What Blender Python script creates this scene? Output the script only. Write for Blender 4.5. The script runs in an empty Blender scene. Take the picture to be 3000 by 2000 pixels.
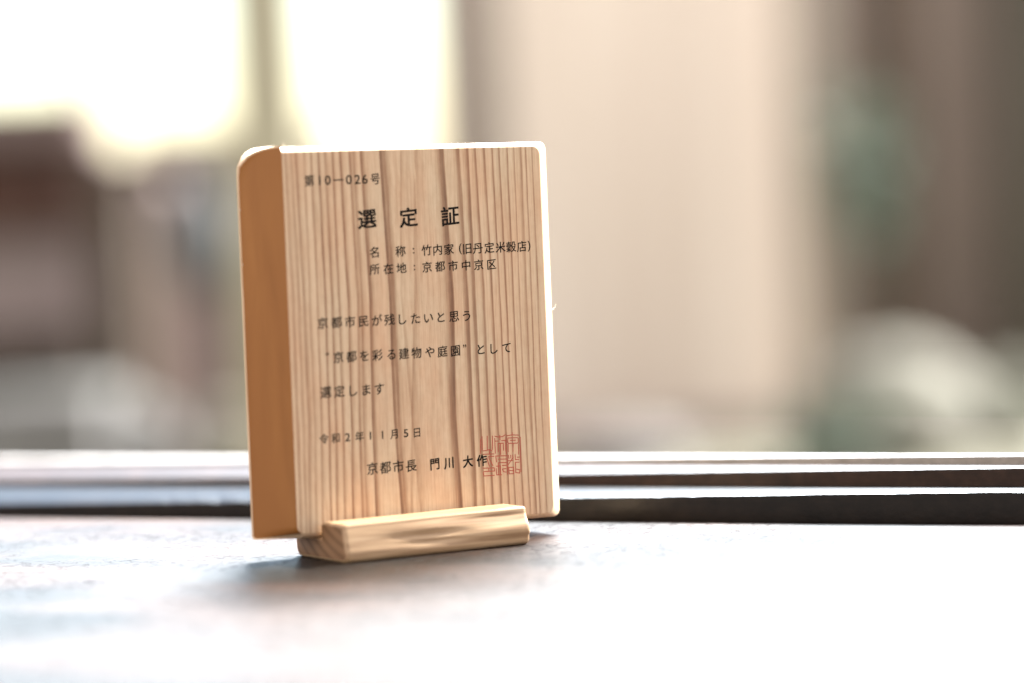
import bpy, bmesh, math, random
from mathutils import Vector, Matrix, noise as mnoise

# ------------------------------------------------------------------ camera, light, exposure
scene = bpy.context.scene
F_PX = 10290.0                    # focal length in pixels of the 3000 px wide frame
PITCH, ROLL = -0.055227, 0.042989
CAM_H = 0.144915
cam_data = bpy.data.cameras.new("camera")
cam = bpy.data.objects.new("camera", cam_data)
scene.collection.objects.link(cam)
cam_data.sensor_fit = 'HORIZONTAL'
cam_data.sensor_width = 36.0
cam_data.lens = F_PX / 3000.0 * 36.0
cam_data.clip_start, cam_data.clip_end = 0.01, 400.0
_fw = Vector((0, math.cos(PITCH), math.sin(PITCH)))
_up = Vector((0, -math.sin(PITCH), math.cos(PITCH)))
_rt = Vector((1, 0, 0))
CX = _rt * math.cos(ROLL) - _up * math.sin(ROLL)
CY = _rt * math.sin(ROLL) + _up * math.cos(ROLL)
CAM = Vector((0, 0, CAM_H))
M_ = Matrix((CX, CY, -_fw)).transposed().to_4x4()
M_.translation = CAM
cam.matrix_world = M_
cam_data.dof.use_dof = True
cam_data.dof.focus_distance = 1.300
cam_data.dof.aperture_fstop = 3.4
cam_data.dof.aperture_blades = 0
scene.camera = cam

SUN_AZ, SUN_EL = math.radians(57.4), math.radians(36)
world = bpy.data.worlds.new("World")
scene.world = world
world.use_nodes = True
wn, wl = world.node_tree.nodes, world.node_tree.links
bg = wn.get("Background") or wn.new("ShaderNodeBackground")
sky_tex = wn.new("ShaderNodeTexSky")
sky_tex.sky_type = 'NISHITA'
sky_tex.sun_disc = False
sky_tex.sun_elevation = SUN_EL
sky_tex.sun_rotation = SUN_AZ
sky_tex.dust_density = 0.6
sky_tex.ozone_density = 1.0
# open sky on the garden side of the window; the side of the room behind the camera is dim and warm
WINDOW_OUT = (0.42, 0.907, 0.0)
geo = wn.new("ShaderNodeTexCoord")
dot = wn.new("ShaderNodeVectorMath")
dot.operation = 'DOT_PRODUCT'
dot.inputs[1].default_value = WINDOW_OUT
wl.new(geo.outputs["Generated"], dot.inputs[0])
rng_ = wn.new("ShaderNodeMapRange")
rng_.interpolation_type = 'SMOOTHSTEP'
rng_.inputs["From Min"].default_value = 0.08
rng_.inputs["From Max"].default_value = 0.46
wl.new(dot.outputs["Value"], rng_.inputs["Value"])
mixw = wn.new("ShaderNodeMix")
mixw.data_type = 'RGBA'
wl.new(rng_.outputs[0], mixw.inputs[0])
mixw.inputs[6].default_value = (4.1, 3.78, 3.55, 1)
wl.new(sky_tex.outputs[0], mixw.inputs[7])
wl.new(mixw.outputs[2], bg.inputs[0])
bg.inputs[1].default_value = 0.058

sun_dir = Vector((math.sin(SUN_AZ) * math.cos(SUN_EL), math.cos(SUN_AZ) * math.cos(SUN_EL), math.sin(SUN_EL)))
sun_data = bpy.data.lights.new("sun", 'SUN')
sun_data.energy = 3.3
sun_data.angle = math.radians(0.53)
sun_data.color = (1.0, 0.95, 0.87)
sun = bpy.data.objects.new("sun", sun_data)
scene.collection.objects.link(sun)
sun.rotation_euler = sun_dir.to_track_quat('Z', 'Y').to_euler()

# added area lamp, high beyond the window; lays white glare on the table
glare_data = bpy.data.lights.new("added_glare_light", 'AREA')
glare_data.shape = 'RECTANGLE'
glare_data.size, glare_data.size_y = 1.5, 1.5
glare_data.energy = 50
glare_data.spread = math.radians(70)
glare_data.color = (0.87, 0.93, 1.0)
glare_light = bpy.data.objects.new("added_glare_light", glare_data)
scene.collection.objects.link(glare_light)
LAMP_AZ, LAMP_EL, LAMP_D = math.radians(10), math.radians(50), 3.6
_ld = Vector((math.sin(LAMP_AZ) * math.cos(LAMP_EL), math.cos(LAMP_AZ) * math.cos(LAMP_EL), math.sin(LAMP_EL)))
glare_light.location = Vector((0.1, 1.2, 0)) + _ld * LAMP_D
glare_light.rotation_euler = _ld.to_track_quat('Z', 'Y').to_euler()

vs = scene.view_settings
vs.view_transform = 'Standard'
vs.look = 'None'
vs.gamma = 1.0
vs.use_curve_mapping = False
vs.exposure = 3.1
scene.cycles.use_denoising = True
scene.cycles.max_bounces = 8
scene.cycles.caustics_reflective = False
scene.cycles.caustics_refractive = False

# ------------------------------------------------------------------ helpers
rng = random.Random(7)

def ray(px, py):
    """Direction (depth 1) through a point of the 3000 x 2000 frame."""
    u, v = (px - 1500) / F_PX, (py - 1000) / F_PX
    return _fw + CX * u - CY * v

def at(px, py, depth):
    return CAM + ray(px, py) * depth

def on_z(px, py, z):
    d = ray(px, py)
    return CAM + d * ((z - CAM_H) / d.z)

def link(name, me, mat=None, parent=None, smooth=35):
    o = bpy.data.objects.new(name, me)
    scene.collection.objects.link(o)
    if mat is not None and not me.materials:
        me.materials.append(mat)
    if parent is not None:
        o.parent = parent
    if smooth:
        for p in me.polygons:
            p.use_smooth = True
        me.set_sharp_from_angle(angle=math.radians(smooth))
    return o

def mesh_from(bm, name):
    bmesh.ops.recalc_face_normals(bm, faces=bm.faces)
    me = bpy.data.meshes.new(name)
    bm.to_mesh(me)
    bm.free()
    return me

def tag(o, label=None, cat=None, group=None, kind=None):
    for k, v in (("label", label), ("category", cat), ("group", group), ("kind", kind)):
        if v:
            o[k] = v
    return o

def empty(name, loc=(0, 0, 0), rot=None):
    o = bpy.data.objects.new(name, None)
    scene.collection.objects.link(o)
    o.empty_display_size = 0.02
    o.matrix_world = (rot.to_4x4() if rot else Matrix.Identity(4))
    o.location = loc
    return o

def bm_box(bm, c, s, rz=0.0, bevel=0.0):
    m = Matrix.Translation(c) @ Matrix.Rotation(rz, 4, 'Z') @ Matrix.Diagonal((s[0], s[1], s[2], 1))
    r = bmesh.ops.create_cube(bm, size=1, matrix=m)
    if bevel:
        es = list({e for v in r['verts'] for e in v.link_edges})
        bmesh.ops.bevel(bm, geom=es, offset=bevel, segments=2, affect='EDGES', profile=.5)

def bm_blob(bm, c, s, sub=4, amp=.12, freq=2.0, seed=0, rz=0):
    r = bmesh.ops.create_icosphere(bm, subdivisions=sub, radius=1)
    for v in r['verts']:
        n = mnoise.fractal(v.co * freq + Vector((seed * 7.3, seed * 3.1, seed)), 1.0, 2.0, 4)
        v.co *= 1 + amp * n
    bmesh.ops.transform(bm, verts=r['verts'], matrix=Matrix.Translation(c) @ Matrix.Rotation(rz, 4, 'Z') @ Matrix.Diagonal((*s, 1)))

def bm_tube(bm, pts, radii, seg=8):
    rings = []
    for i, p in enumerate(pts):
        t = (pts[min(i + 1, len(pts) - 1)] - pts[max(i - 1, 0)]).normalized()
        a = t.orthogonal().normalized()
        b = t.cross(a)
        rings.append([bm.verts.new(p + (a * math.cos(2 * math.pi * k / seg) + b * math.sin(2 * math.pi * k / seg)) * radii[i]) for k in range(seg)])
    for r0, r1 in zip(rings, rings[1:]):
        for k in range(seg):
            bm.faces.new((r0[k], r0[(k + 1) % seg], r1[(k + 1) % seg], r1[k]))
    bm.faces.new(rings[0][::-1])
    bm.faces.new(rings[-1])

# ------------------------------------------------------------------ materials
class Mat:
    def __init__(self, name, rough=.6, spec=.5):
        self.m = bpy.data.materials.new(name)
        self.m.use_nodes = True
        self.nt = self.m.node_tree
        self.p = self.nt.nodes["Principled BSDF"]
        self.p.inputs["Roughness"].default_value = rough
        self.p.inputs["Specular IOR Level"].default_value = spec
    def n(self, t, **kw):
        nd = self.nt.nodes.new("ShaderNode" + t)
        for k, v in kw.items():
            if k in nd.inputs:
                nd.inputs[k].default_value = v
            else:
                setattr(nd, k, v)
        return nd
    def l(self, a, b):
        self.nt.links.new(a, b)
    def coords(self, scale, out="Object"):
        tc = self.n("TexCoord")
        mp = self.n("Mapping")
        mp.inputs["Scale"].default_value = scale
        self.l(tc.outputs[out], mp.inputs[0])
        return mp.outputs[0]
    def noise(self, vec, scale, detail=4, rough=.55, dist=0):
        nd = self.n("TexNoise", Scale=scale, Detail=detail, Roughness=rough, Distortion=dist)
        self.l(vec, nd.inputs["Vector"])
        return nd.outputs["Fac"]
    def ramp(self, fac, stops):
        r = self.n("ValToRGB")
        els = r.color_ramp.elements
        while len(els) < len(stops):
            els.new(.5)
        for e, (p, c) in zip(els, stops):
            e.position = p
            e.color = (*c, 1) if len(c) == 3 else c
        self.l(fac, r.inputs[0])
        return r.outputs[0]
    def mix(self, fac, a, b, blend='MIX'):
        m = self.n("Mix", data_type='RGBA', blend_type=blend)
        for sock, v in ((m.inputs["Factor"], fac), (m.inputs["A"], a), (m.inputs["B"], b)):
            pass
        f, A, B = m.inputs[0], m.inputs[6], m.inputs[7]
        for sock, v in ((f, fac), (A, a), (B, b)):
            if hasattr(v, "links"):
                self.l(v, sock)
            else:
                sock.default_value = v if not isinstance(v, tuple) else ((*v, 1) if len(v) == 3 else v)
        return m.outputs[2]
    def math(self, op, a, b=None, clamp=False):
        m = self.n("Math", operation=op, use_clamp=clamp)
        for i, v in enumerate((a, b)):
            if v is None:
                continue
            if hasattr(v, "links"):
                self.l(v, m.inputs[i])
            else:
                m.inputs[i].default_value = v
        return m.outputs[0]
    def bump(self, h, strength, dist):
        b = self.n("Bump", Strength=strength, Distance=dist)
        self.l(h, b.inputs["Height"])
        self.l(b.outputs[0], self.p.inputs["Normal"])
    def color(self, c):
        if hasattr(c, "links"):
            self.l(c, self.p.inputs["Base Color"])
        else:
            self.p.inputs["Base Color"].default_value = (*c, 1)

def simple(name, c1, c2, scale=(1, 1, 1), ns=6, rough=.7, bump=0, bdist=.01, spec=.5, detail=5):
    """Two-tone procedural surface: noise between two base colours, optional relief."""
    M = Mat(name, rough, spec)
    v = M.coords(scale)
    f = M.noise(v, ns, detail)
    M.color(M.ramp(f, [(.32, c1), (.68, c2)]))
    if bump:
        M.bump(M.noise(v, ns * 4, 5), bump, bdist)
    return M.m

# --- cedar face of the plaque: growth bands come with the mesh (attribute), fibres from noise
M = Mat("cedar_face", .55, .3)
att = M.n("Attribute", attribute_name="grain")
v = M.coords((1, .028, 1))
fib = M.noise(v, 2600, 3, .6)
fib2 = M.noise(M.coords((1, .02, 1)), 700, 3, .55)
blot = M.noise(M.coords((1, .35, 1)), 60, 3)
mott = M.noise(M.coords((1, .6, 1)), 420, 4, .6)
g = M.math('ADD', att.outputs["Fac"], M.math('MULTIPLY', M.math('SUBTRACT', fib, .5), .6))
g = M.math('ADD', g, M.math('MULTIPLY', M.math('SUBTRACT', fib2, .5), .45))
g = M.math('ADD', g, M.math('MULTIPLY', M.math('SUBTRACT', mott, .5), .22), True)
wood = M.ramp(g, [(0, (.545, .418, .288)), (.3, (.42, .296, .19)), (.65, (.275, .163, .096)), (1, (.165, .088, .050))])
pink = M.mix(M.ramp(blot, [(.35, (0, 0, 0)), (.7, (1, 1, 1))]), wood, M.mix(1.0, wood, (1.0, .86, .80), 'MULTIPLY'))
M.color(pink)
M.bump(M.math('ADD', fib, M.math('MULTIPLY', g, -1.2)), .22, .0002)
CEDAR = M.m
# --- smooth peeled outer side of the board
M = Mat("cedar_side", .5, .3)
v = M.coords((1, .1, .6))
f = M.noise(v, 160, 5, .55, .4)
f2 = M.noise(M.coords((1, .25, 1)), 45, 3)
c = M.ramp(f, [(.25, (.215, .084, .019)), (.75, (.295, .126, .033))])
M.color(M.mix(M.ramp(f2, [(.35, (0, 0, 0)), (.7, (1, 1, 1))]), c, (.245, .098, .024)))
M.bump(M.noise(v, 900, 4), .12, .0002)
CEDAR_SIDE = M.m
# --- planed edges, back; colour raised above the face's to whiten the sunlit rim
M = Mat("cedar_edge", .55, .35)
v = M.coords((1, .05, 1))
f = M.noise(v, 900, 4)
M.color(M.ramp(f, [(.3, (.56, .40, .26)), (.7, (.70, .52, .36))]))
M.bump(f, .15, .0002)
CEDAR_EDGE = M.m
# --- stand: the grain runs along its length
M = Mat("stand_wood", .42, .4)
v = M.coords((.035, 1, 1))
f = M.noise(v, 420, 4, .55, .25)
f2 = M.noise(M.coords((.03, 1, 1)), 1700, 3)
g = M.math('ADD', f, M.math('MULTIPLY', M.math('SUBTRACT', f2, .5), .4), True)
M.color(M.ramp(g, [(.25, (.19, .105, .052)), (.55, (.38, .25, .145)), (.8, (.48, .34, .22))]))
M.bump(f2, .12, .0002)
STAND = M.m
M = Mat("stand_end_grain_shaded", .6, .25)  # end-grain rings, with the shade on the stand's end darkened into their colour
tc = M.n("TexCoord")
mp = M.n("Mapping")
mp.inputs["Location"].default_value = (0, .012, -.055)
M.l(tc.outputs["Object"], mp.inputs[0])
wv = M.n("TexWave", wave_type='RINGS', rings_direction='X', Scale=75, Distortion=1.2, Detail=2)
wv.inputs["Detail Scale"].default_value = 30
M.l(mp.outputs[0], wv.inputs["Vector"])
f = M.noise(M.coords((1, 1, 1)), 900, 3)
c = M.ramp(wv.outputs["Fac"], [(0, (.12, .06, .028)), (.25, (.21, .115, .058)), (1, (.25, .14, .072))])
M.color(M.mix(M.math('MULTIPLY', f, .5), c, (.17, .09, .045)))
STAND_END = M.m
# --- printing
INK = simple("black_ink", (.007, .006, .005), (.012, .010, .009), ns=900, rough=.8, spec=.08)
M = Mat("vermilion_ink", .6, .3)
f = M.noise(M.coords((1, 1, 1)), 1500, 3)
M.color(M.ramp(f, [(.3, (.27, .042, .028)), (.7, (.36, .075, .048))]))
RED_INK = M.m
FIBRE = simple("pale_fibre", (.75, .70, .62), (.85, .80, .72), ns=300, rough=.7)
# --- dark lacquered board
M = Mat("dark_board", .30, .10)
ROT = M.n("TexCoord")
mp = M.n("Mapping")
mp.inputs["Scale"].default_value = (1, .06, 1)
M.l(ROT.outputs["Object"], mp.inputs[0])
f = M.noise(mp.outputs[0], 90, 5, .6, .3)
fine = M.noise(mp.outputs[0], 900, 4, .65)
patch = M.noise(M.coords((1, .5, 1)), 13, 4)
base = M.ramp(f, [(.3, (.006, .0045, .004)), (.7, (.014, .010, .008))])
M.color(M.mix(M.ramp(patch, [(.42, (0, 0, 0)), (.62, (1, 1, 1))]), base, (.034, .018, .012)))
rg = M.math("ADD", .27, M.math("MULTIPLY", M.math("ADD", patch, M.math('MULTIPLY', fine, .6)), .16))
M.l(rg, M.p.inputs["Roughness"])
# worn grain: short cracks and pits in the lacquer, gathered in patches
wear = M.ramp(M.noise(M.coords((1, .4, 1)), 22, 3), [(.40, (0, 0, 0)), (.62, (1, 1, 1))])
pit = M.ramp(M.noise(M.coords((1, 1.25, 1)), 170, 5, .65), [(.40, (1, 1, 1)), (.47, (0, 0, 0))])
pits = M.math('MULTIPLY', pit, M.math('ADD', M.math('MULTIPLY', wear, .9), .1))
b1 = M.n("Bump", Strength=.35, Distance=.0003)
M.l(M.math('ADD', M.math('MULTIPLY', f, .6), M.math('MULTIPLY', fine, .4)), b1.inputs["Height"])
b2 = M.n("Bump", Strength=1.0, Distance=.0014, invert=True)
M.l(pits, b2.inputs["Height"])
M.l(b1.outputs[0], b2.inputs["Normal"])
M.l(b2.outputs[0], M.p.inputs["Normal"])
DARK_BOARD = M.m
def sill_mat(name, c1, c2, rough):
    M = Mat(name, rough, .13)
    v = M.coords((1, .05, 1))
    f = M.noise(v, 160, 5, .6, .2)
    M.color(M.ramp(f, [(.3, c1), (.7, c2)]))
    M.bump(M.noise(v, 600, 4), .25, .0004)
    return M.m
SILL_DARK = sill_mat("dark_sill_wood", (.003, .002, .0016), (.009, .006, .0045), .31)
SILL_BROWN = sill_mat("brown_rail_wood", (.012, .006, .004), (.028, .014, .009), .42)
SILL_PALE = sill_mat("pale_rail_wood", (.17, .155, .14), (.26, .24, .22), .5)
# --- glass
g_m = bpy.data.materials.new("clear_glass")
g_m.use_nodes = True
nt = g_m.node_tree
nt.nodes.clear()
out = nt.nodes.new("ShaderNodeOutputMaterial")
mixs = nt.nodes.new("ShaderNodeMixShader")
tr = nt.nodes.new("ShaderNodeBsdfTransparent")
tr.inputs[0].default_value = (.97, .98, .97, 1)
gl = nt.nodes.new("ShaderNodeBsdfGlossy")
gl.inputs["Roughness"].default_value = .02
mixs.inputs[0].default_value = .002
nt.links.new(tr.outputs[0], mixs.inputs[1])
nt.links.new(gl.outputs[0], mixs.inputs[2])
nt.links.new(mixs.outputs[0], out.inputs[0])
GLASS = g_m

# ------------------------------------------------------------------ writing and growth bands on the face (millimetres on the board)
LINES = [
    ([('第', 10.58, 128.13), ('1', 14.78, 128.03), ('0', 18.06, 127.85), ('−', 22.4, 127.74), ('0', 26.68, 127.82), ('2', 30.18, 127.74), ('6', 33.25, 127.66), ('号', 37.54, 127.55)], 4.29, 4.35, 0),
    ([('選', 33.42, 113.48), ('定', 50.64, 113.54), ('証', 68.08, 113.52)], 7.97, 7.41, 0.034),
    ([('名', 35.87, 101.17), ('称', 46.78, 101.22), (':', 52.24, 100.78), ('竹', 57.72, 101.34), ('内', 62.35, 101.3), ('家', 67.15, 101.32), ('(', 71.97, 101.22), ('旧', 74.93, 101.29), ('丹', 79.43, 101.29), ('定', 84.33, 101.17), ('米', 89.17, 101.13), ('穀', 93.75, 101.22), ('店', 98.33, 101.24), (')', 101.52, 101.29)], 4.46, 4.26, 0),
    ([('所', 35.73, 95.17), ('在', 41.47, 95.08), ('地', 46.88, 95.16), (':', 52.29, 94.55), ('京', 57.6, 95.06), ('都', 63.08, 95.14), ('市', 68.6, 95.09), ('中', 74.11, 95.03), ('京', 79.5, 94.98), ('区', 85.07, 95.08)], 4.38, 4.12, 0),
    ([('京', 13.6, 76.53), ('都', 19.25, 76.47), ('市', 24.74, 76.53), ('民', 30.29, 76.46), ('が', 35.85, 76.7), ('残', 41.05, 76.63), ('し', 46.48, 76.55), ('た', 51.91, 76.82), ('い', 57.35, 76.61), ('と', 62.63, 76.44), ('思', 68.16, 76.53), ('う', 73.47, 76.43)], 4.61, 4.36, 0),
    ([('“', 14.96, 65.76), ('京', 19.41, 64.19), ('都', 24.73, 64.43), ('を', 30.06, 64.35), ('彩', 35.47, 64.4), ('る', 41.24, 64.28), ('建', 46.47, 64.36), ('物', 51.71, 64.26), ('や', 57.35, 64.49), ('庭', 62.67, 64.57), ('園', 68.16, 64.29), ('”', 72.15, 65.81), ('と', 79.05, 64.29), ('し', 84.63, 64.18), ('て', 90.03, 64.25)], 4.47, 4.36, 0),
    ([('選', 13.75, 52.13), ('定', 19.24, 51.95), ('し', 24.94, 52.01), ('ま', 30.29, 52.02), ('す', 35.67, 52.23)], 4.62, 4.5, 0),
    ([('令', 12.21, 35.31), ('和', 16.9, 35.21), ('2', 21.8, 35.23), ('年', 26.73, 35.46), ('1', 31.22, 35.34), ('1', 36.2, 35.21), ('月', 40.98, 35.26), ('5', 45.96, 35.3), ('日', 50.57, 35.27)], 3.84, 3.82, 0),
    ([('京', 31.48, 23.33), ('都', 36.83, 23.32), ('市', 42.21, 23.31), ('長', 47.6, 23.12)], 4.84, 4.67, 0.018),
    ([('門', 57.45, 23.17), ('川', 63.33, 23.32), ('大', 71.47, 23.32), ('作', 77.39, 23.1)], 4.47, 4.58, 0.045),
]
#focus [(0, 1.2565593491993872), (0.07, 1.2924157751493872), (0.08, 1.297538121713673), (0.09, 1.3026604682779586), (0.112, 1.313929630719387)]
SEAL = [
    [(88.29, 31.65), (91.01, 31.84), (93.88, 31.59)],
    [(91.06, 32.86), (91.01, 31.84)],
    [(89.1, 30.79), (93.16, 30.69), (93.57, 30.3), (93.5, 28.92), (93.07, 28.65), (89.34, 28.81), (88.94, 29.2), (89.1, 30.79)],
    [(90.07, 29.86), (92.44, 29.78)],
    [(88.27, 31.28), (88.13, 24.74)],
    [(89.09, 28.76), (89.02, 25.56)],
    [(91.29, 28.76), (91.05, 25.43)],
    [(93.57, 28.47), (93.46, 24.4)],
    [(94.45, 30.9), (94.17, 17.78)],
    [(90.84, 24.57), (90.84, 22.82)],
    [(88.97, 24.54), (89.24, 23.07)],
    [(89.99, 24.48), (90.01, 23.16)],
    [(88.7, 22.37), (91.07, 22.29)],
    [(91.14, 23.67), (88.8, 20.91)],
    [(88.92, 19.88), (91.04, 19.82), (91.01, 17.41), (89.06, 17.47), (88.92, 19.88)],
    [(88.95, 18.72), (90.98, 18.58)],
    [(88.46, 24.43), (88.29, 17.3)],
    [(91.94, 24.64), (91.93, 22.6), (93.55, 22.57)],
    [(92.65, 23.43), (93.84, 23.42)],
    [(91.72, 21.59), (93.67, 21.54)],
    [(91.88, 21.44), (91.88, 17.79), (93.56, 17.46), (93.7, 18.69), (92.11, 19.09)],
    [(83.4, 31.88), (84.9, 31.42), (86.76, 31.45), (88.14, 32.16)],
    [(85.69, 32.17), (85.68, 30.13)],
    [(83.48, 29.98), (85.0, 29.96)],
    [(86.18, 30.03), (87.87, 30.0)],
    [(83.45, 31.15), (83.43, 25.34)],
    [(84.64, 25.84), (84.79, 29.03), (86.98, 29.03), (87.02, 26.27)],
    [(85.83, 28.96), (85.68, 24.75)],
    [(88.06, 30.28), (87.94, 25.92)],
    [(83.79, 22.11), (83.56, 24.46), (88.45, 24.28)],
    [(84.51, 23.23), (88.22, 23.06)],
    [(84.45, 21.93), (88.16, 21.75)],
    [(83.55, 20.68), (85.58, 20.69)],
    [(86.09, 20.8), (88.03, 20.74)],
    [(83.52, 19.95), (83.65, 17.47), (85.93, 17.32)],
    [(84.61, 21.77), (84.49, 17.42)],
    [(85.4, 20.55), (85.34, 17.36)],
    [(87.89, 19.52), (86.2, 19.48), (86.65, 18.43), (87.83, 18.21)],
    [(77.4, 31.23), (77.14, 25.74)],
    [(78.03, 32.21), (77.95, 26.85)],
    [(80.22, 32.22), (80.04, 26.71)],
    [(82.48, 32.08), (82.32, 26.86)],
    [(78.11, 26.69), (79.46, 26.75), (80.98, 27.02), (82.13, 26.44)],
    [(80.98, 27.02), (80.91, 25.5)],
    [(78.05, 25.47), (82.92, 25.3)],
    [(80.19, 24.38), (82.88, 24.43)],
    [(79.67, 24.13), (80.69, 20.72)],
    [(80.51, 24.07), (82.21, 20.91)],
    [(77.81, 20.33), (82.68, 20.15), (82.8, 18.98), (78.08, 19.01)],
    [(80.32, 20.17), (80.36, 19.15)],
    [(77.91, 18.88), (78.18, 17.41), (82.72, 17.39)],
]
BANDS = [
    ([-1.13, -0.5, -0.55, -1.41], 1.04, 0.45),
    ([1.56, 2.32, 2.14, 1.65], 0.91, 0.6),
    ([4.0, 4.64, 4.35, 3.98], 0.91, 0.5),
    ([5.96, 6.85, 6.8, 5.82], 1.17, 0.6),
    ([9.16, 9.06, 9.02, 8.16], 0.78, 0.5),
    ([11.99, 12.14, 11.61, 10.87], 0.78, 0.6),
    ([14.95, 15.36, 14.82, 14.21], 0.78, 0.8),
    ([17.79, 18.2, 17.67, 16.81], 1.04, 0.6),
    ([20.64, 21.06, 20.52, 19.92], 0.91, 0.7),
    ([23.87, 24.92, 24.26, 23.4], 1.17, 0.75),
    ([27.86, 28.91, 27.63, 27.27], 1.3, 0.6),
    ([29.48, 30.66, 29.26, 29.03], 1.3, 0.55),
    ([32.74, 34.18, 33.14, 33.17], 1.56, 0.85),
    ([40.78, 42.36, 42.22, 43.51], 1.56, 1),
    ([42.42, 43.76, 43.86, 45.16], 1.56, 0.6),
    ([48.88, 46.8, 49.32, 47.7], 1.04, 0.35),
    ([55.14, 52.93, 49.73, 51.27], 1.82, 0.35),
    ([64.88, 66.64, 65.61, 66.66], 2.6, 1),
    ([72.1, 73.36, 73.37, 73.39], 1.95, 0.9),
    ([76.11, 76.74, 76.88, 77.29], 1.56, 0.8),
    ([79.62, 80.77, 80.79, 81.2], 1.17, 0.8),
    ([83.66, 84.43, 84.71, 85.0], 1.04, 0.75),
    ([87.19, 87.83, 88.11, 88.41], 0.65, 0.8),
    ([90.07, 90.72, 90.74, 90.9], 0.65, 0.8),
    ([93.49, 93.74, 93.77, 94.33], 0.65, 0.85),
    ([96.51, 96.51, 96.67, 97.23], 0.52, 0.7),
    ([99.29, 99.15, 99.18, 99.62], 1.04, 0.6),
    ([101.67, 101.67, 101.3, 101.61], 0.52, 0.8),
    ([104.45, 104.45, 104.22, 104.53], 0.52, 0.7),
]
BVS = [134.29, 84.55, 41.02, 13.03]
#scr (56.13, 84.29) (55.76, 13.0) (56.18, 134.2) (43.74, 84.8) (66.62, 83.85)

# ------------------------------------------------------------------ setting: table, sill, window
SA = 1.134132
S0 = Vector((0.730126, 1.023056, 0))
SD = Vector((-math.sin(SA), math.cos(SA), 0))      # the sill runs to the far left
SN = Vector((math.cos(SA), math.sin(SA), 0))       # towards the garden

# tabletop: local y along the boards (parallel to the sill), local x towards the garden
def rail_basis():
    m = Matrix((SN, SD, Vector((0, 0, 1)))).transposed()
    return m
t = empty("table", S0, rail_basis())
bm = bmesh.new()
bm_box(bm, Vector((-.76, .75, -.015)), (1.516, 3.0, .03), 0, .003)
link("tabletop", mesh_from(bm, "tabletop"), DARK_BOARD, t)
bm = bmesh.new()
bm_box(bm, Vector((-1.46, .75, -.065)), (.03, 2.8, .064), 0, .003)
link("apron", mesh_from(bm, "apron"), DARK_BOARD, t)
tag(t, "dark brown lacquered wooden tabletop, glossy and bright with window light, under the plaque stand", "table")

def loft(name, mat, ends, n=80, wear=0.0, seed=1, parent=None, bevel=.0009):
    """Bar between two end sections; a section is front-bottom, front-top, back-top, back-bottom. The front top edge can be worn."""
    bm = bmesh.new()
    rows = []
    for i in range(n + 1):
        s = i / n
        c = [a.lerp(b, s) for a, b in zip(*ends)]
        fb, ft, bt, bb = c
        d = (ends[1][0] - ends[0][0]).length * s
        w = wear * max(0, mnoise.fractal(Vector((d * 55, seed, 0)), 1.0, 2.2, 5)) if wear else 0
        w2 = wear * .5 * abs(mnoise.noise(Vector((d * 18, seed, 4))))
        k = bevel + w + w2
        inn = (bt - ft).normalized()
        row = [fb, ft - Vector((0, 0, k)), ft - Vector((0, 0, k * .35)) + inn * k * .35, ft + inn * k * 1.2, bt, bb]
        rows.append([bm.verts.new(p) for p in row])
    for r0, r1 in zip(rows, rows[1:]):
        for k in range(6):
            bm.faces.new((r0[k], r0[(k + 1) % 6], r1[(k + 1) % 6], r1[k]))
    bm.faces.new(rows[0])
    bm.faces.new(rows[-1][::-1])
    return link(name, mesh_from(bm, name), mat, parent, 30)

def stretch(a, b, e0=.5, e1=.5):
    return a - (b - a) * e0, b + (b - a) * e1

def up(p, z):
    return Vector((p.x, p.y, z))

def z_at(px, py, p):
    """Height of the view ray through a pixel where it is as deep as p."""
    d = ray(px, py)
    return CAM_H + d.z * (p.y / d.y)

def lerp_ends(pR, pL, zR, zL, e=.45):
    """Both end points of a rail, carried on past the edges of the view, with their heights."""
    a, b = pR - (pL - pR) * e, pL + (pL - pR) * e
    return a, b, zR - (zL - zR) * e, zL + (zL - zR) * e

aR, aL = on_z(3000, 1531, 0), on_z(0, 1512, 0)
zR1, zL1 = z_at(3000, 1437, aR), z_at(0, 1476, aL)
a0, a1, za0, za1 = lerp_ends(aR, aL, zR1, zL1)
bR, bL = on_z(3000, 1422, zR1), on_z(0, 1423, zL1)
zR2, zL2 = z_at(3000, 1368, bR), z_at(0, 1406, bL)
b0, b1, zb0, zb1 = lerp_ends(bR, bL, zR2, zL2)
_, _, zt0, zt1 = lerp_ends(bR, bL, zR1, zL1)
cR, cL = on_z(3000, 1359, zR2), on_z(0, 1362, zL2)
zR3, zL3 = z_at(3000, 1333, cR), z_at(0, 1346, cL)
c0, c1, d0, d1 = lerp_ends(cR, cL, zR3, zL3)
o = loft("window_sill", SILL_DARK, [[up(a0, -.001), up(a0, za0), up(b0, zt0), up(b0, -.001)], [up(a1, -.001), up(a1, za1), up(b1, zt1), up(b1, -.001)]], 900, .0016, 3)
tag(o, "long dark wooden window sill with splintered front edge, right behind the table", "window sill")
o = loft("sliding_track", SILL_BROWN, [[up(b0, -.001), up(b0, zb0), up(c0, zb0), up(c0, -.001)], [up(b1, -.001), up(b1, zb1), up(c1, zb1), up(c1, -.001)]], 200, .0005, 8)
tag(o, "brown wooden window track, second step up behind the dark sill", "window track")
win = empty("sliding_window", c0)
tag(win, "glass window standing in pale bottom rail behind the brown track", "window")
off = SN * .010
def rel(p):
    return p - c0
o = loft("bottom_rail", SILL_PALE, [[rel(up(c0, 0)), rel(up(c0, d0)), rel(up(c0, d0) + off), rel(up(c0, 0) + off)], [rel(up(c1, 0)), rel(up(c1, d1)), rel(up(c1, d1) + off), rel(up(c1, 0) + off)]], 120, .0002, 5, win)
bm = bmesh.new()
g0, g1 = rel(c0 + off * .45), rel(c1 + off * .45)
gd = off * .08
vs_ = [bm.verts.new(p) for p in (up(g0, .012), up(g1, .012), up(g1, 1.5), up(g0, 1.5))]
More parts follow.
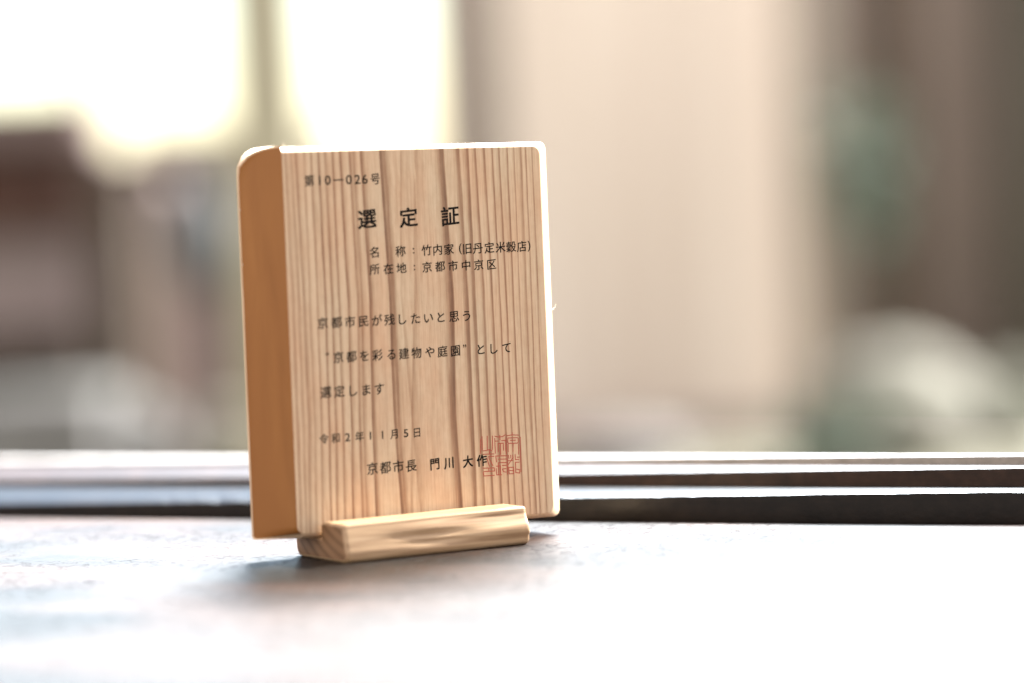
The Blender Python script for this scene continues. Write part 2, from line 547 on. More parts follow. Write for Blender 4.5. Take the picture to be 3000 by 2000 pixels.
vb_ = [bm.verts.new(p.co + gd) for p in vs_]
bm.faces.new(vs_)
bm.faces.new(vb_[::-1])
for k in range(4):
    bm.faces.new((vs_[k], vb_[k], vb_[(k + 1) % 4], vs_[(k + 1) % 4]))
link("pane", mesh_from(bm, "pane"), GLASS, win, 0)

# ------------------------------------------------------------------ garden behind the window
GROUND = simple("mossy_soil", (.09, .092, .062), (.17, .165, .125), ns=3.0, rough=.9, bump=.5, bdist=.03)
PLASTER = simple("beige_plaster", (.70, .585, .535), (.93, .83, .785), (5, 5, .25), ns=1.6, rough=.85, bump=.2, bdist=.01)
DARK_WOOD = simple("weathered_dark_wood", (.026, .0155, .010), (.052, .032, .021), (1, 1, .08), ns=18, rough=.7, bump=.4, bdist=.004)
RED_WOOD = simple("reddish_brown_boards", (.048, .013, .007), (.080, .024, .014), (1, 1, .06), ns=14, rough=.65, bump=.4, bdist=.004)
TAUPE_WOOD = simple("taupe_boards", (.17, .13, .115), (.25, .195, .175), (1, 1, .06), ns=14, rough=.7, bump=.4, bdist=.004)
GREY_PLASTER = simple("pinkish_grey_plaster", (.24, .188, .19), (.32, .255, .26), ns=4, rough=.85, bump=.2)
GREY_STONE = simple("grey_granite", (.10, .10, .10), (.16, .16, .16), ns=22, rough=.8, bump=.5, bdist=.01)
PALE_STONE = simple("pale_lichen_stone", (.075, .072, .06), (.26, .255, .225), ns=3.5, rough=.85, bump=.6, bdist=.02)
BLUE_GREY = simple("blue_grey_metal", (.07, .074, .084), (.10, .105, .12), ns=9, rough=.75, spec=.2)
TILE = simple("mauve_grey_tile", (.10, .066, .066), (.14, .095, .097), ns=12, rough=.6, bump=.3)
LEAF = simple("green_leaf", (.07, .115, .08), (.14, .18, .145), ns=9, rough=.5)
BARK = simple("grey_brown_bark", (.05, .04, .03), (.10, .08, .06), (1, 1, .2), ns=20, rough=.9, bump=.6, bdist=.01)

me = bpy.data.meshes.new("garden_ground")
gs, gn = 60.0, 60
bm = bmesh.new()
bmesh.ops.create_grid(bm, x_segments=gn, y_segments=gn, size=gs)
for vv in bm.verts:
    vv.co.z += .03 * mnoise.noise(vv.co * .7)
me = mesh_from(bm, "garden_ground")
gr = link("garden_ground", me, GROUND)
gr.location = (20, 40, -.656)
tag(gr, kind="structure")

def boards(px0, px1, y0, y1, depth, thick, mat, name, parent, n=1, gap=0.0, yaw=0.0, ztop=None, zbot=None):
    """Upright boards filling a rectangle seen at a depth, as one part with real thickness."""
    A, B = at(px0, (y0 + y1) / 2, depth), at(px1, (y0 + y1) / 2, depth)
    B.y = A.y
    zt = ztop if ztop is not None else at((px0 + px1) / 2, y0, depth).z
    zb = zbot if zbot is not None else at((px0 + px1) / 2, y1, depth).z
    bm = bmesh.new()
    w = (B.x - A.x) / n
    c = Vector(((A.x + B.x) / 2, A.y + thick / 2, (zt + zb) / 2))
    for i in range(n):
        x = (i - (n - 1) / 2) * w
        bm_box(bm, Vector((x, 0, 0)), (w - gap, thick, zt - zb), 0, .0006)
    o = link(name, mesh_from(bm, name), mat, None)
    o.location = c
    o.rotation_euler = (0, 0, yaw)
    if parent is not None:
        o.parent = parent
        o.location = c - parent.location
    return o

# -- timber outbuilding at the far left
GZ = -.656
shed = empty("timber_shed", up(at(150, 1200, 6.30), GZ))
tag(shed, "brown timber outbuilding with two dark shutters and grey eave, far left beyond the window", "shed")
boards(-520, 330, 425, 1400, 6.41, 0.180, GREY_PLASTER, "wall", shed, zbot=GZ)
boards(-520, 240, 440, 690, 6.34, 0.063, RED_WOOD, "shutter", shed, 5)
boards(-520, 255, 985, 1150, 6.34, 0.063, DARK_WOOD, "shutter", shed, 5)
boards(-560, 262, 300, 428, 6.19, 0.252, TILE, "eave", shed)
boards(262, 400, 455, 1400, 6.21, 0.126, DARK_WOOD, "corner_post", shed, zbot=GZ)
o = boards(-520, 300, 1180, 1420, 5.76, 0.396, simple("dark_grey_kerb", (.09, .09, .092), (.15, .15, .152), ns=12, rough=.85, bump=.4), "stone_kerb", None, 3, zbot=GZ)
tag(o, "long grey stone kerb below the dark shutter, left edge of the view", "kerb")

# -- fence of tall boards between the shed and the plaque
fence = empty("board_fence", up(at(560, 1200, 7.02), GZ))
tag(fence, "low grey-brown fence of wide boards behind the round lantern", "fence")
boards(400, 520, 520, 1400, 7.02, 0.054, TAUPE_WOOD, "board", fence, zbot=GZ)
boards(520, 640, 500, 1400, 7.06, 0.054, GREY_PLASTER, "board", fence, zbot=GZ)
boards(640, 760, 505, 1400, 7.09, 0.054, DARK_WOOD, "board", fence, zbot=GZ)
boards(760, 980, 505, 1400, 7.06, 0.054, DARK_WOOD, "board", fence, zbot=GZ)
boards(395, 985, 372, 490, 6.95, 0.126, simple("pale_cap_wood", (.33, .29, .25), (.42, .38, .33), ns=8), "cap_rail", fence)

def lantern(px, py, depth, rx, rz, label, mat):
    c = at(px, py, depth)
    r, h = rx / F_PX * depth, rz / F_PX * depth
    e = empty("round_lantern", c)
    bm = bmesh.new()
    prof = [(math.cos(a) * r, math.sin(a) * h) for a in [math.pi * (-.46 + .92 * i / 24) for i in range(25)]]
    rings = [[bm.verts.new((x * (1 + .012 * math.cos(i * math.pi)) * math.cos(2 * math.pi * k / 32), x * math.sin(2 * math.pi * k / 32), z)) for k in range(32)] for i, (x, z) in enumerate(prof)]
    for r0, r1 in zip(rings, rings[1:]):
        for k in range(32):
            bm.faces.new((r0[k], r0[(k + 1) % 32], r1[(k + 1) % 32], r1[k]))
    bm.faces.new(rings[0][::-1])
    bm.faces.new(rings[-1])
    link("body", mesh_from(bm, "body"), mat, e)
    bm = bmesh.new()
    bm_tube(bm, [Vector((0, 0, h * .99)), Vector((0, 0, h * 1.12))], [r * .3, r * .3], 20)
    link("cap", mesh_from(bm, "cap"), DARK_WOOD, e)
    bm = bmesh.new()
    bm_tube(bm, [Vector((0, 0, -h * 1.08)), Vector((0, 0, -h * .99))], [r * .28, r * .28], 20)
    link("bottom_ring", mesh_from(bm, "bottom_ring"), DARK_WOOD, e)
    tag(e, label, "lantern", "round lanterns left of the plaque")
    return e, c, h
L1 = lantern(578, 690, 5.94, 92, 165, "larger blue-grey oval lantern hanging left of the plaque, nearer to it", BLUE_GREY)
L2 = lantern(462, 610, 6.48, 72, 130, "smaller pale oval lantern hanging behind the larger blue-grey one", GREY_PLASTER)
beam = empty("lantern_beam", at(560, 480, 6.21))
tag(beam, "dark wooden beam carrying the round lanterns, between shed and slim post", "beam")
zbm = at(560, 480, 6.21).z
bm = bmesh.new()
pa, pb = at(330, 480, 6.21), at(830, 480, 6.21)
bm_box(bm, Vector((0, 0, 0)), (pb.x - pa.x, .07, .04), 0, .002)
link("bar", mesh_from(bm, "bar"), DARK_WOOD, beam)
for (e, c, h) in (L1, L2):
    bm = bmesh.new()
    bm_tube(bm, [c - beam.location + Vector((0, 0, h * 1.1)), Vector((c.x - beam.location.x, 0, .0))], [.004, .004], 6)
    link("cord", mesh_from(bm, "cord"), DARK_WOOD, beam)

o = boards(665, 890, -900, 1400, 5.40, 0.090, simple("olive_beige_post", (.26, .235, .18), (.34, .31, .24), (1, 1, .1), ns=9, rough=.8), "slim_post", None, zbot=GZ)
tag(o, "slim olive-beige post left of the white gap above the plaque", "post")

# -- white boulder cluster at lower left
def rock(px, py, depth, rx, rz, label, mat, seed, group=None, amp=.3):
    c = at(px, py, depth)
    r, h = rx / F_PX * depth, rz / F_PX * depth
    bm = bmesh.new()
    bm_blob(bm, Vector((0, 0, 0)), (r, r * .8, h), 4, amp, 1.4, seed)
    o = link("garden_rock", mesh_from(bm, "garden_rock"), mat, None, 60)
    o.location = c
    tag(o, label, "rock", group or "rocks in the garden")
    return o
rock(400, 1330, 5.94, 120, 150, "pale grey rock in front of the fence, left of the plaque", GREY_STONE, 3)
rock(650, 1330, 6.30, 100, 140, "beige rock beside the plaque's left edge, low in the garden", PALE_STONE, 5)

# -- plaster wall, posts, boards at the right
wallo = empty("plaster_wall", up(at(1850, 1200, 9.36), GZ))
tag(wallo, "tall pale beige plaster wall filling the view right of the plaque", "wall")
A, B = at(1290, 700, 9.36), at(2345, 700, 9.54)
A.z = B.z = 0
mid = (A + B) / 2
ang = math.atan2(B.y - A.y, B.x - A.x)
bm = bmesh.new()
bm_box(bm, Vector((0, 0, 0)), ((B - A).length, .20, 3.4), 0, .006)
o = link("wall_panel", mesh_from(bm, "wall_panel"), PLASTER, wallo)
o.location = Vector((mid.x, mid.y, 1.04)) - wallo.location
o.rotation_euler = (0, 0, ang)
bm = bmesh.new()
bm_box(bm, Vector((0, 0, 0)), ((B - A).length * 1.01, .28, .045), 0, .006)
o = link("base_board", mesh_from(bm, "base_board"), TAUPE_WOOD, wallo)
o.location = Vector((mid.x, mid.y, -.632)) - wallo.location
o.rotation_euler = (0, 0, ang)
o = boards(1285, 1380, -900, 1500, 8.55, 0.108, TAUPE_WOOD, "wall_post", None, zbot=GZ)
tag(o, "taupe wooden post at the left end of the beige plaster wall", "post", "posts beside the plaster wall")
o = boards(1380, 1475, -900, 1500, 8.91, 0.090, simple("pale_grey_plank", (.20, .172, .158), (.27, .235, .215), (1, 1, .1), ns=9, rough=.8), "plank", None, zbot=GZ)  # added plank: its grey steps the wall's brightness down towards the left end
tag(o, "pale grey upright plank beside the taupe post, left end of the plaster wall", "plank")
o = boards(2320, 2440, -900, 1500, 9.14, 0.126, simple("light_taupe_post", (.25, .215, .19), (.33, .285, .255), (1, 1, .1), ns=7), "wall_post", None, zbot=GZ)
tag(o, "pale taupe post at the right end of the beige plaster wall", "post", "posts beside the plaster wall")
o = boards(2520, 2690, -900, 1500, 9.90, 0.144, DARK_WOOD, "wall_post", None, zbot=GZ)
tag(o, "dark brown post behind the green shrub", "post", "posts beside the plaster wall")
bf = empty("board_screen", up(at(2800, 1200, 10.44), GZ))
tag(bf, "taupe board screen behind the pale round rock, far right", "fence")
boards(2430, 2945, -900, 1500, 10.44, 0.072, TAUPE_WOOD, "board_panel", bf, 6, zbot=GZ)
boards(2945, 3300, -900, 1500, 10.26, 0.144, simple("dark_olive_wood", (.042, .036, .028), (.072, .063, .05), (1, 1, .1), ns=9), "end_post", bf, 2, zbot=GZ)

# -- shrub: stems and many small leaves
def shrub(px, py, depth, rx, rz, label, n, seed):
    R = random.Random(seed)
    c = at(px, py, depth)
    r, h = rx / F_PX * depth, rz / F_PX * depth
    e = empty("leafy_shrub", up(c, GZ))
    bm = bmesh.new()
    tips = []
    for i in range(6):
        p0 = Vector((R.uniform(-.02, .02), R.uniform(-.02, .02), 0))
        tip = Vector((R.uniform(-1, 1) * r * .8, R.uniform(-1, 1) * r * .8, c.z - GZ + R.uniform(-.5, .9) * h))
        m_ = p0.lerp(tip, .55) + Vector((R.uniform(-.02, .02), R.uniform(-.02, .02), .03))
        bm_tube(bm, [p0, m_, tip], [.007, .005, .002], 6)
        tips += [tip, m_.lerp(tip, .5), m_.lerp(tip, .8)]
    link("stem", mesh_from(bm, "stem"), BARK, e)
    bm = bmesh.new()
    for i in range(n):
        t_ = R.choice(tips)
        p = t_ + Vector((R.gauss(0, .35) * r, R.gauss(0, .35) * r, R.gauss(0, .28) * h))
        L_ = R.uniform(.032, .062)
        ax = Vector((R.gauss(0, 1), R.gauss(0, 1), R.gauss(-.2, .7))).normalized()
        sd = ax.cross(Vector((R.gauss(0, 1), R.gauss(0, 1), R.gauss(0, 1)))).normalized()
        nn = ax.cross(sd)
        q = [p, p + ax * L_ * .5 + sd * L_ * .3 - nn * L_ * .06, p + ax * L_, p + ax * L_ * .5 - sd * L_ * .3 - nn * L_ * .06]
        vv = [bm.verts.new(x) for x in q]
        bm.faces.new((vv[0], vv[1], vv[2]))
        bm.faces.new((vv[0], vv[2], vv[3]))
    link("foliage", mesh_from(bm, "foliage"), LEAF, e, 0)
    tag(e, label, "shrub")
shrub(2520, 480, 9.00, 95, 190, "soft green leafy shrub in front of the dark post, right", 330, 2)
shrub(2420, 1290, 7.92, 120, 55, "low olive-green leafy tuft left of the large pale rock", 420, 6)
# -- slender bare tree beside the shed
R_ = random.Random(4)
tr_ = empty("slender_tree", up(at(290, 1200, 7.02), GZ))
tag(tr_, "slender grey tree trunk rising beside the shed against the white sky, upper left", "tree")
def loc(px, py, d=7.02):
    return at(px, py, d) - tr_.location
bm = bmesh.new()
bm_tube(bm, [Vector((0, 0, 0)), loc(286, 900), loc(278, 430), loc(290, 200), loc(340, -60), loc(355, -260)], [.021, .019, .016, .012, .009, .005], 10)
link("trunk", mesh_from(bm, "trunk"), BARK, tr_)
for pts in ([loc(281, 380), loc(220, 240), loc(150, 190)], [loc(288, 230), loc(240, 60), loc(225, -80)], [loc(320, 40), loc(420, -30), loc(470, -90)]):
    bm = bmesh.new()
    bm_tube(bm, pts, [.010, .007, .003], 8)
    link("branch", mesh_from(bm, "branch"), BARK, tr_)
rock(2600, 1200, 8.28, 260, 185, "large pale rounded rock at lower right, brightest of the rocks", PALE_STONE, 11, amp=.26)
rock(2900, 1230, 8.82, 190, 150, "grey-green rock behind the large pale one, right edge", simple("grey_green_stone", (.06, .063, .048), (.11, .11, .085), ns=4, rough=.85, bump=.5), 14)
rock(1830, 1330, 8.46, 190, 70, "low flat grey rock at the foot of the plaster wall", GREY_STONE, 17)

# ------------------------------------------------------------------ stand
YAW = 0.529276
R1 = Vector((math.cos(YAW), math.sin(YAW), 0))
B1 = Vector((-math.sin(YAW), math.cos(YAW), 0))
O1 = Vector((-0.062774, 1.241242, 0))
L_, BD, LH, LT = .075837, .037814, .013878, .015616
SLOT0, SLOT1, SLOTZ, BACKZ = LT, LT + .0208, .0081, .0081
def arc(cx, cz, r, a0, a1, n):
    return [(cx + r * math.cos(math.radians(a0 + (a1 - a0) * i / n)), cz + r * math.sin(math.radians(a0 + (a1 - a0) * i / n))) for i in range(n + 1)]
NF = 40
prof = []                                           # (b, z, front parameter or None), clockwise from the front bottom
prof += [(b, z, None) for b, z in arc(.0005, .0024, .0024, 270, 180, 6)]
fz0, fz1 = .0027, LH - .0012
for i in range(NF + 1):
    s = i / NF
    prof.append((-.0019 + (.0017) * s + .0002 * s * s, fz0 + (fz1 - fz0) * s, s))
prof += [(b, z, None) for b, z in arc(.0010, LH - .0010, .0010, 180, 90, 4)]
prof += [(.005, LH, None), (.010, LH, None)]
prof += [(b, z, None) for b, z in arc(SLOT0 - .0008, LH - .0008, .0008, 90, 0, 3)]
prof += [(SLOT0, SLOTZ, None), (SLOT0 + .009, SLOTZ, None), (SLOT1 - .002, SLOTZ, None)]
prof += [(b, z, None) for b, z in arc(BD - .0012, BACKZ - .0012, .0012, 90, 0, 3)]
prof += [(BD, .0052, None)]
prof += [(b, z, None) for b, z in arc(BD - .0032, .0032, .0032, 0, -90, 5)]
prof += [(.026, 0, None), (.013, 0, None)]
NP = len(prof)

def tilt(a, s):
    """Slope of the hand-cut front face: positive faces up, negative faces down."""
    def g(a0, s0, la, ls, k=0.0):
        ds = s - s0 - k * (a - a0)
        da = a - a0
        return math.exp(-(da / la) ** 2 - (ds / ls) ** 2)
    x = -.04 + .25 * min(1, max(0, (a - .008) / .045))
    x += .05 * mnoise.fractal(Vector((a * 40, s * 11, 3.3)), 1.0, 2.0, 3)
    x -= .80 * g(.037, .585, .017, .12, 0)
    x -= .75 * g(.036, .27, .012, .055, 0)
    x -= .65 * g(.065, .93, .015, .06, 0)
    x -= .85 * g(.070, .14, .024, .22, 0)
    x -= .30 * g(.012, .0, .03, .12, 0)
    x += .22 * g(.063, .62, .020, .14, 0)
    x += .14 * g(.030, .42, .016, .05, 0)
    x += .16 * g(.028, .18, .022, .06, 0)
    return x

def front_offset(a):
    """Integrate the slope from the top of the front face down."""
    off = [0.0] * (NF + 1)
    ds = (fz1 - fz0) / NF
    for i in range(NF - 1, -1, -1):
        off[i] = off[i + 1] - tilt(a, (i + .5) / NF) * ds * .9
    base = off[0]
    # keep the bottom edge in place
    return [o_ - base * (1 - i / NF) for i, o_ in enumerate(off)]

stand = None
bm = bmesh.new()
NA = 110
secs = []
cen = (.018, .004)
def inset(b, z, c):
    db, dz = b - cen[0], z - cen[1]
    return b - math.copysign(min(c, abs(db)), db), z - math.copysign(min(c, abs(dz)), dz)
apos = []
for k in range(5):
    t_ = k / 4 * math.pi / 2
    apos.append((.0013 * (1 - math.cos(t_ )), .0013 * (1 - math.sin(t_))))
apos = [(0.0, .0010), (.00012, .0006), (.00045, .0002), (.0010, 0.0)]
alist = apos + [(.0010 + (L_ - .0020) * i / NA, 0.0) for i in range(1, NA)] + [(L_ - a, c) for a, c in apos[::-1]]
for a, c in alist:
    fo = front_offset(a)
    row = []
    for b, z, s in prof:
        if s is not None:
            b += fo[int(round(s * NF))]
        b, z = inset(b, z, c)
        row.append(bm.verts.new((a, b, z)))
    secs.append(row)
for r0, r1 in zip(secs, secs[1:]):
    for k in range(NP):
        f = bm.faces.new((r0[k], r0[(k + 1) % NP], r1[(k + 1) % NP], r1[k]))
f0 = bm.faces.new(secs[0])
f1 = bm.faces.new(secs[-1][::-1])
f0.material_index = f1.material_index = 1
me = mesh_from(bm, "plaque_stand")
me.materials.append(STAND)
me.materials.append(STAND_END)
stand = link("plaque_stand", me, None, None, 40)
stand.matrix_world = Matrix((R1, B1, Vector((0, 0, 1)))).transposed().to_4x4()
stand.location = O1
tag(stand, "small slotted block of pale orange wood on the table, holding up the plaque", "stand")

# ------------------------------------------------------------------ plaque
YW2 = YAW + 0.008806
LEAN, TILT = 0.023339, -0.017067
U, V, T, BV_ = .112041, .140, .018261, .008594
r2 = Vector((math.cos(YW2), math.sin(YW2), 0))
b2 = Vector((-math.sin(YW2), math.cos(YW2), 0))
Zv = Vector((0, 0, 1))
up2 = Zv * math.cos(LEAN) + b2 * math.sin(LEAN)
bk2 = b2 * math.cos(LEAN) - Zv * math.sin(LEAN)
rt2 = r2 * math.cos(TILT) + up2 * math.sin(TILT)
up2 = up2 * math.cos(TILT) - r2 * math.sin(TILT)
O2 = O1 + R1 * -.009015 + B1 * .018025 + Vector((0, 0, .008282))
plaque = empty("wooden_plaque", O2, Matrix((rt2, up2, -bk2)).transposed())   # local x right, y up, z out of the face
tag(plaque, "upright cedar certificate board with black Japanese writing and a red seal, in a slotted stand", "plaque")

RF = .0019
RR = .0043                                         # wider, shallower bevel down the right side
RRD = .0027                                         # rounded front edge
def grain_at(u, v):
    """Darkness 0..1 of the growth bands at a point of the face (metres)."""
    um, vm = u * 1000, v * 1000
    um += .12 * mnoise.noise(Vector((um * .10, vm * .035, 2.0))) + .10 * mnoise.noise(Vector((um * .4, vm * .09, 7.0)))
    g = .10 + .05 * mnoise.noise(Vector((um * .15, vm * .03, 5.0)))
    for us, w, dk in BANDS:
        w *= 1.25
        # centre of the band at this height, interpolated between four traced heights
        i = 0 if vm > BVS[1] else (1 if vm > BVS[2] else 2)
        t_ = (vm - BVS[i]) / (BVS[i + 1] - BVS[i])
        t_ = max(-.25, min(1.3, t_))
        c = us[i] + (us[i + 1] - us[i]) * t_
        d = um - c
        if abs(d) > w * 2.2:
            continue
        side = d if us[1] > 62 else -d              # the sharp side faces away from the heart
        x = side / w
        if x > .45:
            k = max(0, 1 - (x - .45) / .18)
        else:
            k = math.exp(-((x - .35) / .62) ** 2)
        k *= dk * (.9 + .22 * mnoise.noise(Vector((us[1], vm * .05, 1.0))))
        g = g + (1 - g) * k * .95
    # faint late wood inside the wide heart zone
    if 42 < um < 71:
        g += .16 * max(0, mnoise.fractal(Vector((um * .55, vm * .05, 9.0)), 1, 2, 3)) + .12 * max(0, mnoise.noise(Vector((um * .8, vm * .12, 19.0))) - .25)
    if abs(um - (54.4 + .004 * (84 - vm))) < .14:
        g *= .2                                     # pale scratch down the middle
    return max(0, min(1, g))

NC, RC = 440, .0030
vlist = [RF + RC * (1 - math.cos(i / 8 * math.pi / 2)) for i in range(8)]
v_lo, v_hi = RF + RC, V - RF - RC
vlist += [v_lo + (v_hi - v_lo) * i / 40 for i in range(41)]
vlist += [v_hi + RC * math.sin(i / 8 * math.pi / 2) for i in range(1, 9)]
def uR(v):
    x = U - RR
    if v < v_lo:
        return x - RC + math.sqrt(max(0, RC ** 2 - (v_lo - v) ** 2))
    if v > v_hi:
        return x - RC + math.sqrt(max(0, RC ** 2 - (v - v_hi) ** 2))
    return x
def uL(v):
    if v < v_lo:                                    # softly rounded lower left corner
        d = (v_lo - v) / RC
        return .0022 * (1 - math.sqrt(max(0, 1 - d * d)))
    return 0.0
bm = bmesh.new()
lay = bm.verts.layers.float.new("grain")
rows = []
for v in vlist:
    l, r_ = uL(v), uR(v)
    row = []
    for j in range(NC + 1):
        u = l + (r_ - l) * j / NC
        vt = bm.verts.new((u, v, 0))
        vt[lay] = grain_at(u, v)
        row.append(vt)
    rows.append(row)
for a, b in zip(rows, rows[1:]):
    for j in range(NC):
        bm.faces.new((a[j], a[j + 1], b[j + 1], b[j]))
# rim: bottom (left to right), right side up, top (right to left), left side down
nr = len(rows)
rim = [(rows[0][j], 'b') for j in range(0, NC, 4)] + [(rows[i][NC], 'r') for i in range(nr)] + [(rows[-1][j], 't') for j in range(NC - 4, 0, -4)] + [(rows[i][0], 'l') for i in range(nr - 1, 0, -1)]
# the skipped front vertices on the bottom and top rows are dissolved into the rim by dense strips instead
rim = [(rows[0][j], 'b') for j in range(0, NC)] + [(rows[i][NC], 'r') for i in range(nr)] + [(rows[-1][j], 't') for j in range(NC - 1, 0, -1)] + [(rows[i][0], 'l') for i in range(nr - 1, 0, -1)]
RTL = .0085
K = 7
CH = [(0, 0), (.10, .04), (.25, .14), (.45, .32), (.65, .54), (.82, .78), (.94, .98), (1.0, 1.25)]   # eased chamfer: out, back
def u_back(vp):
    d = vp - (V - RTL)
    if d > 0:
        return -BV_ + RTL - math.sqrt(max(0, RTL ** 2 - d * d))
    if vp < .0008:
        return -BV_ + .0008 - math.sqrt(max(0, .0008 ** 2 - (.0008 - vp) ** 2))
    return -BV_
loops = []
for vt, side in rim:
    u, v = vt.co.x, vt.co.y
    g = vt[lay]
    if side == 'l' or (side == 'b' and u <= uL(vlist[0]) + 1e-9):
        vp = (v - vlist[0]) / (vlist[-1] - vlist[0])
        # even spacing along the arc at the top
        vv = vp * V if vp < .9 else V * vp
        ub = u_back(vv)
        n2 = Vector((-1, 0))
        if vv > V - RTL:
            n2 = Vector((ub - (-BV_ + RTL), vv - (V - RTL))).normalized()
        elif vv < .0008:
            n2 = Vector((-.7, -.7))
        wb = T * min(1.0, (-ub + 0.0) / BV_) * .97
        col = []
        for k in range(1, K):
            s = k / (K - 1)
            s = s ** 1.3
            x, y = u + (ub - u) * s, v + (vv - v) * s
            col.append((x, y, wb * s + .0002))
        col.append((ub + n2.x * .0006, vv + n2.y * .0006, min(T - .0003, wb + .0005)))
        col.append((ub + n2.x * .0006, vv + n2.y * .0006, T))
        loops.append((col, 'l', g))
    else:
        if side == 'b':
            n2 = Vector((0, -1))
        elif side == 't':
            n2 = Vector((0, 1))
        else:
            n2 = Vector((1, 0))
            if v < v_lo:
                n2 = Vector((u - (U - RR - RC), v - v_lo)).normalized()
            elif v > v_hi:
                n2 = Vector((u - (U - RR - RC), v - v_hi)).normalized()
        ou, ov = u + n2.x * RR, v + n2.y * RF
        dep = RF * (1 - abs(n2.x)) + RRD * abs(n2.x)
        if side == 'r' and (v < v_lo or v > v_hi):      # the outer corner is tighter than the inner one
            RO = .0030
            ou = U - RO + n2.x * RO
            ov = (V - RO if v > v_hi else RO) + n2.y * RO
        col = []
        for k in range(1, K + 1):
            ro, wo = CH[k]
            if side == 'r':                             # a plane bevel with a crisp inner edge
                m_ = abs(n2.x)
                ro, wo = ro + (k / K - ro) * m_, wo + (k / K - wo) * m_
            col.append((u + (ou - u) * ro, v + (ov - v) * ro, dep * wo))
        col.append((ou, ov, T))
        loops.append((col, side, g))
strips = [[vt for vt, _ in rim]]
for k in range(K + 1):
    ring = []
    for col, side, g in loops:
        x, y, w = col[k]
        vt = bm.verts.new((x, y, -w))
        vt[lay] = g
        ring.append(vt)
    strips.append(ring)
nrim = len(rim)
for k in range(len(strips) - 1):
    for i in range(nrim):
        j = (i + 1) % nrim
        f = bm.faces.new((strips[k][i], strips[k][j], strips[k + 1][j], strips[k + 1][i]))
        is_l = loops[i][1] == 'l' and loops[j][1] == 'l' or (loops[i][1] == 'l' and j == 0)
        f.material_index = 1 if is_l and k < K - 1 else (2 if k >= 1 or is_l else 0)
fb = bm.faces.new(strips[-1][::-1])
fb.material_index = 2
me = mesh_from(bm, "board")
for m_ in (CEDAR, CEDAR_SIDE, CEDAR_EDGE):
    me.materials.append(m_)
board = link("board", me, None, plaque, 50)

# -- printed lines: every sign from the built-in font, set at its own place on the face
def glyph(ch, off):
    cu = bpy.data.curves.new("glyph", 'FONT')
    cu.body = ch
    cu.size = 1.0
    cu.offset = off
    cu.align_x = 'CENTER'
    cu.resolution_u = 4
    ob = bpy.data.objects.new("glyph", cu)
    scene.collection.objects.link(ob)
    dg = bpy.context.evaluated_depsgraph_get()
    me = bpy.data.meshes.new_from_object(ob.evaluated_get(dg))
    bpy.data.objects.remove(ob)
    bpy.data.curves.remove(cu)
    return me
_gc = {}
def inscription(chars, wx, hy, off, name="inscription"):
    vc = sorted(c[2] for c in chars if c[0] not in "“”:")[len([c for c in chars if c[0] not in "“”:"]) // 2]
    bm = bmesh.new()
    for ch, u, v in chars:
        if ch in "“”":
            vpos = v
        else:
            vpos = vc
        if ch not in _gc:
            _gc[ch] = glyph(ch, .003)
        gm = _gc[ch]
        if not gm.vertices:
            continue
        xs = [p.co.x for p in gm.vertices]
        ys = [p.co.y for p in gm.vertices]
        # CJK signs sit in a square em whose middle is about 0.38 em above the baseline
        cx_, cy_ = (min(xs) + max(xs)) / 2, .375
        sx, sy = wx, hy
        if ch.isdigit():
            sx, sy, cy_ = wx * 1.22, hy * 1.08, (min(ys) + max(ys)) / 2
        if ch in "():":
            cy_ = (min(ys) + max(ys)) / 2
        if ch in "“”":
            cy_ = (min(ys) + max(ys)) / 2
            sx *= .8
        if ch == '−':
            cy_ = (min(ys) + max(ys)) / 2
            sx = 4.0 / (max(xs) - min(xs))
        tmp = bmesh.new()
        tmp.from_mesh(gm)
        shear = .085 if ord(ch) > 0x2E80 else .03
        for p in tmp.verts:
            x, y = p.co.x - cx_, p.co.y - cy_
            y += shear * x
            p.co = Vector((u + x * sx, vpos + y * sy, 0)) * .001
        if off:                                     # heavier strokes: shifted copies, each a hair above the last
            base_geo = tmp.verts[:] + tmp.edges[:] + tmp.faces[:]
            for q, (dx, dy) in enumerate(((off, 0), (0, -off * .8), (off, -off * .8)), 1):
                d_ = bmesh.ops.duplicate(tmp, geom=base_geo)
                bmesh.ops.translate(tmp, vec=(dx * sx * .001, dy * sy * .001, .000004 * q), verts=[x_ for x_ in d_['geom'] if isinstance(x_, bmesh.types.BMVert)])
        tm = bpy.data.meshes.new("t")
        tmp.to_mesh(tm)
        tmp.free()
        bm.from_mesh(tm)
        bpy.data.meshes.remove(tm)
    for p in bm.verts:
        p.co.z += .00004
    bm.normal_update()
    for f in bm.faces:
        if f.normal.z < 0:
            f.normal_flip()
    me = bpy.data.meshes.new(name)
    bm.to_mesh(me)
    bm.free()
    return link(name, me, INK, plaque, 0)
for chars, wx, hy, off in LINES:
    inscription(chars, wx, hy, max(off, .016))

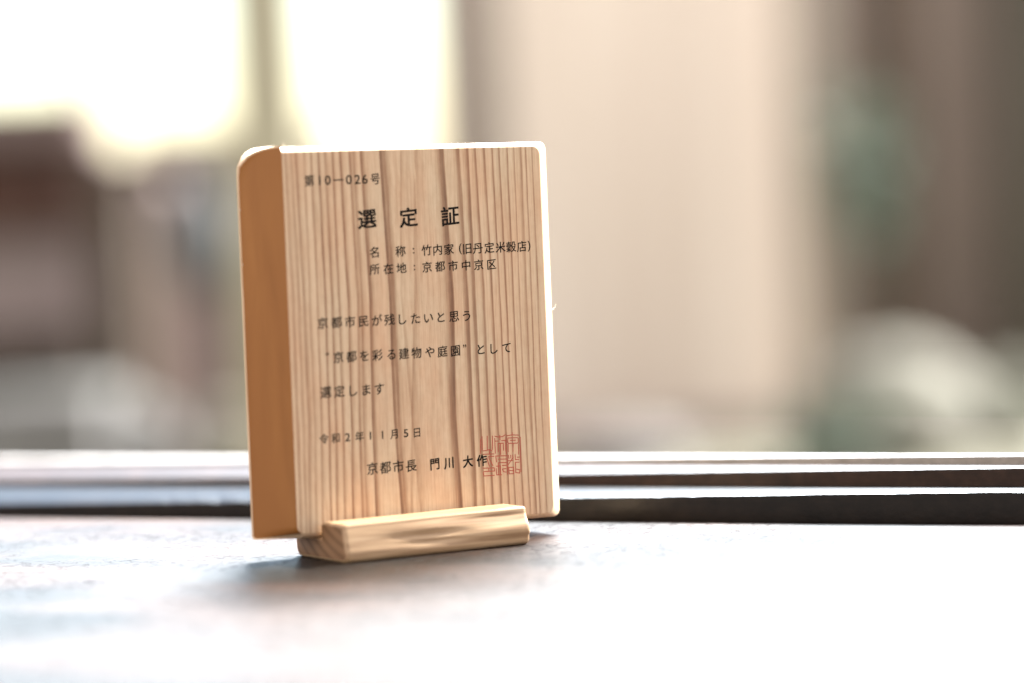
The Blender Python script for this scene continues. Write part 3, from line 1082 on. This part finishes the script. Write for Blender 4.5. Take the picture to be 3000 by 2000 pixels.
# -- vermilion seal: thin raised strokes
bm = bmesh.new()
def stroke(pts, w, z0, z1):
    pts = [Vector((p[0], p[1], 0)) * .001 for p in pts]
    n = len(pts)
    Ls, Rs = [], []
    closed = (pts[0] - pts[-1]).length < 1e-6
    for i, p in enumerate(pts):
        a = pts[i - 1] if i > 0 else (pts[-2] if closed else None)
        b = pts[i + 1] if i < n - 1 else (pts[1] if closed else None)
        d1 = (p - a).normalized() if a is not None else None
        d2 = (b - p).normalized() if b is not None else None
        d = ((d1 or d2) + (d2 or d1)).normalized()
        s_ = Vector((-d.y, d.x, 0))
        k = w / 2 / max(.5, abs(s_.dot(Vector((-(d1 or d2).y, (d1 or d2).x, 0)))))
        e = Vector((0, 0, 0))
        Ls.append(p + s_ * k + e)
        Rs.append(p - s_ * k + e)
    top = [[bm.verts.new(q + Vector((0, 0, z1))) for q in Ls], [bm.verts.new(q + Vector((0, 0, z1))) for q in Rs]]
    bot = [[bm.verts.new(q + Vector((0, 0, z0))) for q in Ls], [bm.verts.new(q + Vector((0, 0, z0))) for q in Rs]]
    for i in range(n - 1):
        bm.faces.new((top[0][i], top[1][i], top[1][i + 1], top[0][i + 1]))
        bm.faces.new((top[0][i], top[0][i + 1], bot[0][i + 1], bot[0][i]))
        bm.faces.new((top[1][i], bot[1][i], bot[1][i + 1], top[1][i + 1]))
for k, s_ in enumerate(SEAL):
    stroke(s_, .00033, .00001, .00004 + .0000004 * k)
link("red_seal", mesh_from(bm, "red_seal"), RED_INK, plaque, 0)

# -- loose fibres on the edges of the board
def fibre(pts, rad):
    bm = bmesh.new()
    P = [Vector(p) * .001 for p in pts]
    sm = []
    for i in range(len(P) - 1):
        p0, p1, p2, p3 = P[max(i - 1, 0)], P[i], P[i + 1], P[min(i + 2, len(P) - 1)]
        for k in range(6):
            t_ = k / 6
            sm.append(.5 * ((2 * p1) + (p2 - p0) * t_ + (2 * p0 - 5 * p1 + 4 * p2 - p3) * t_ ** 2 + (3 * p1 - p0 - 3 * p2 + p3) * t_ ** 3))
    sm.append(P[-1])
    bm_tube(bm, sm, [rad * (1 - .6 * i / (len(sm) - 1)) for i in range(len(sm))], 6)
    link("wood_fibre", mesh_from(bm, "wood_fibre"), FIBRE, plaque, 60)
fibre([(111.8, 77.4, -3), (112.9, 77.2, -3.4), (114.1, 78.0, -3.6), (114.7, 79.3, -3.8)], .00006)
fibre([(3.4, 139.9, -3), (2.6, 140.9, -3), (2.2, 141.6, -3.2)], .00007)
fibre([(-8.5, 118.3, -17.6), (-9.2, 118.5, -17.7)], .00016)
fibre([(-8.5, 98.6, -17.6), (-9.1, 98.8, -17.7)], .00015)
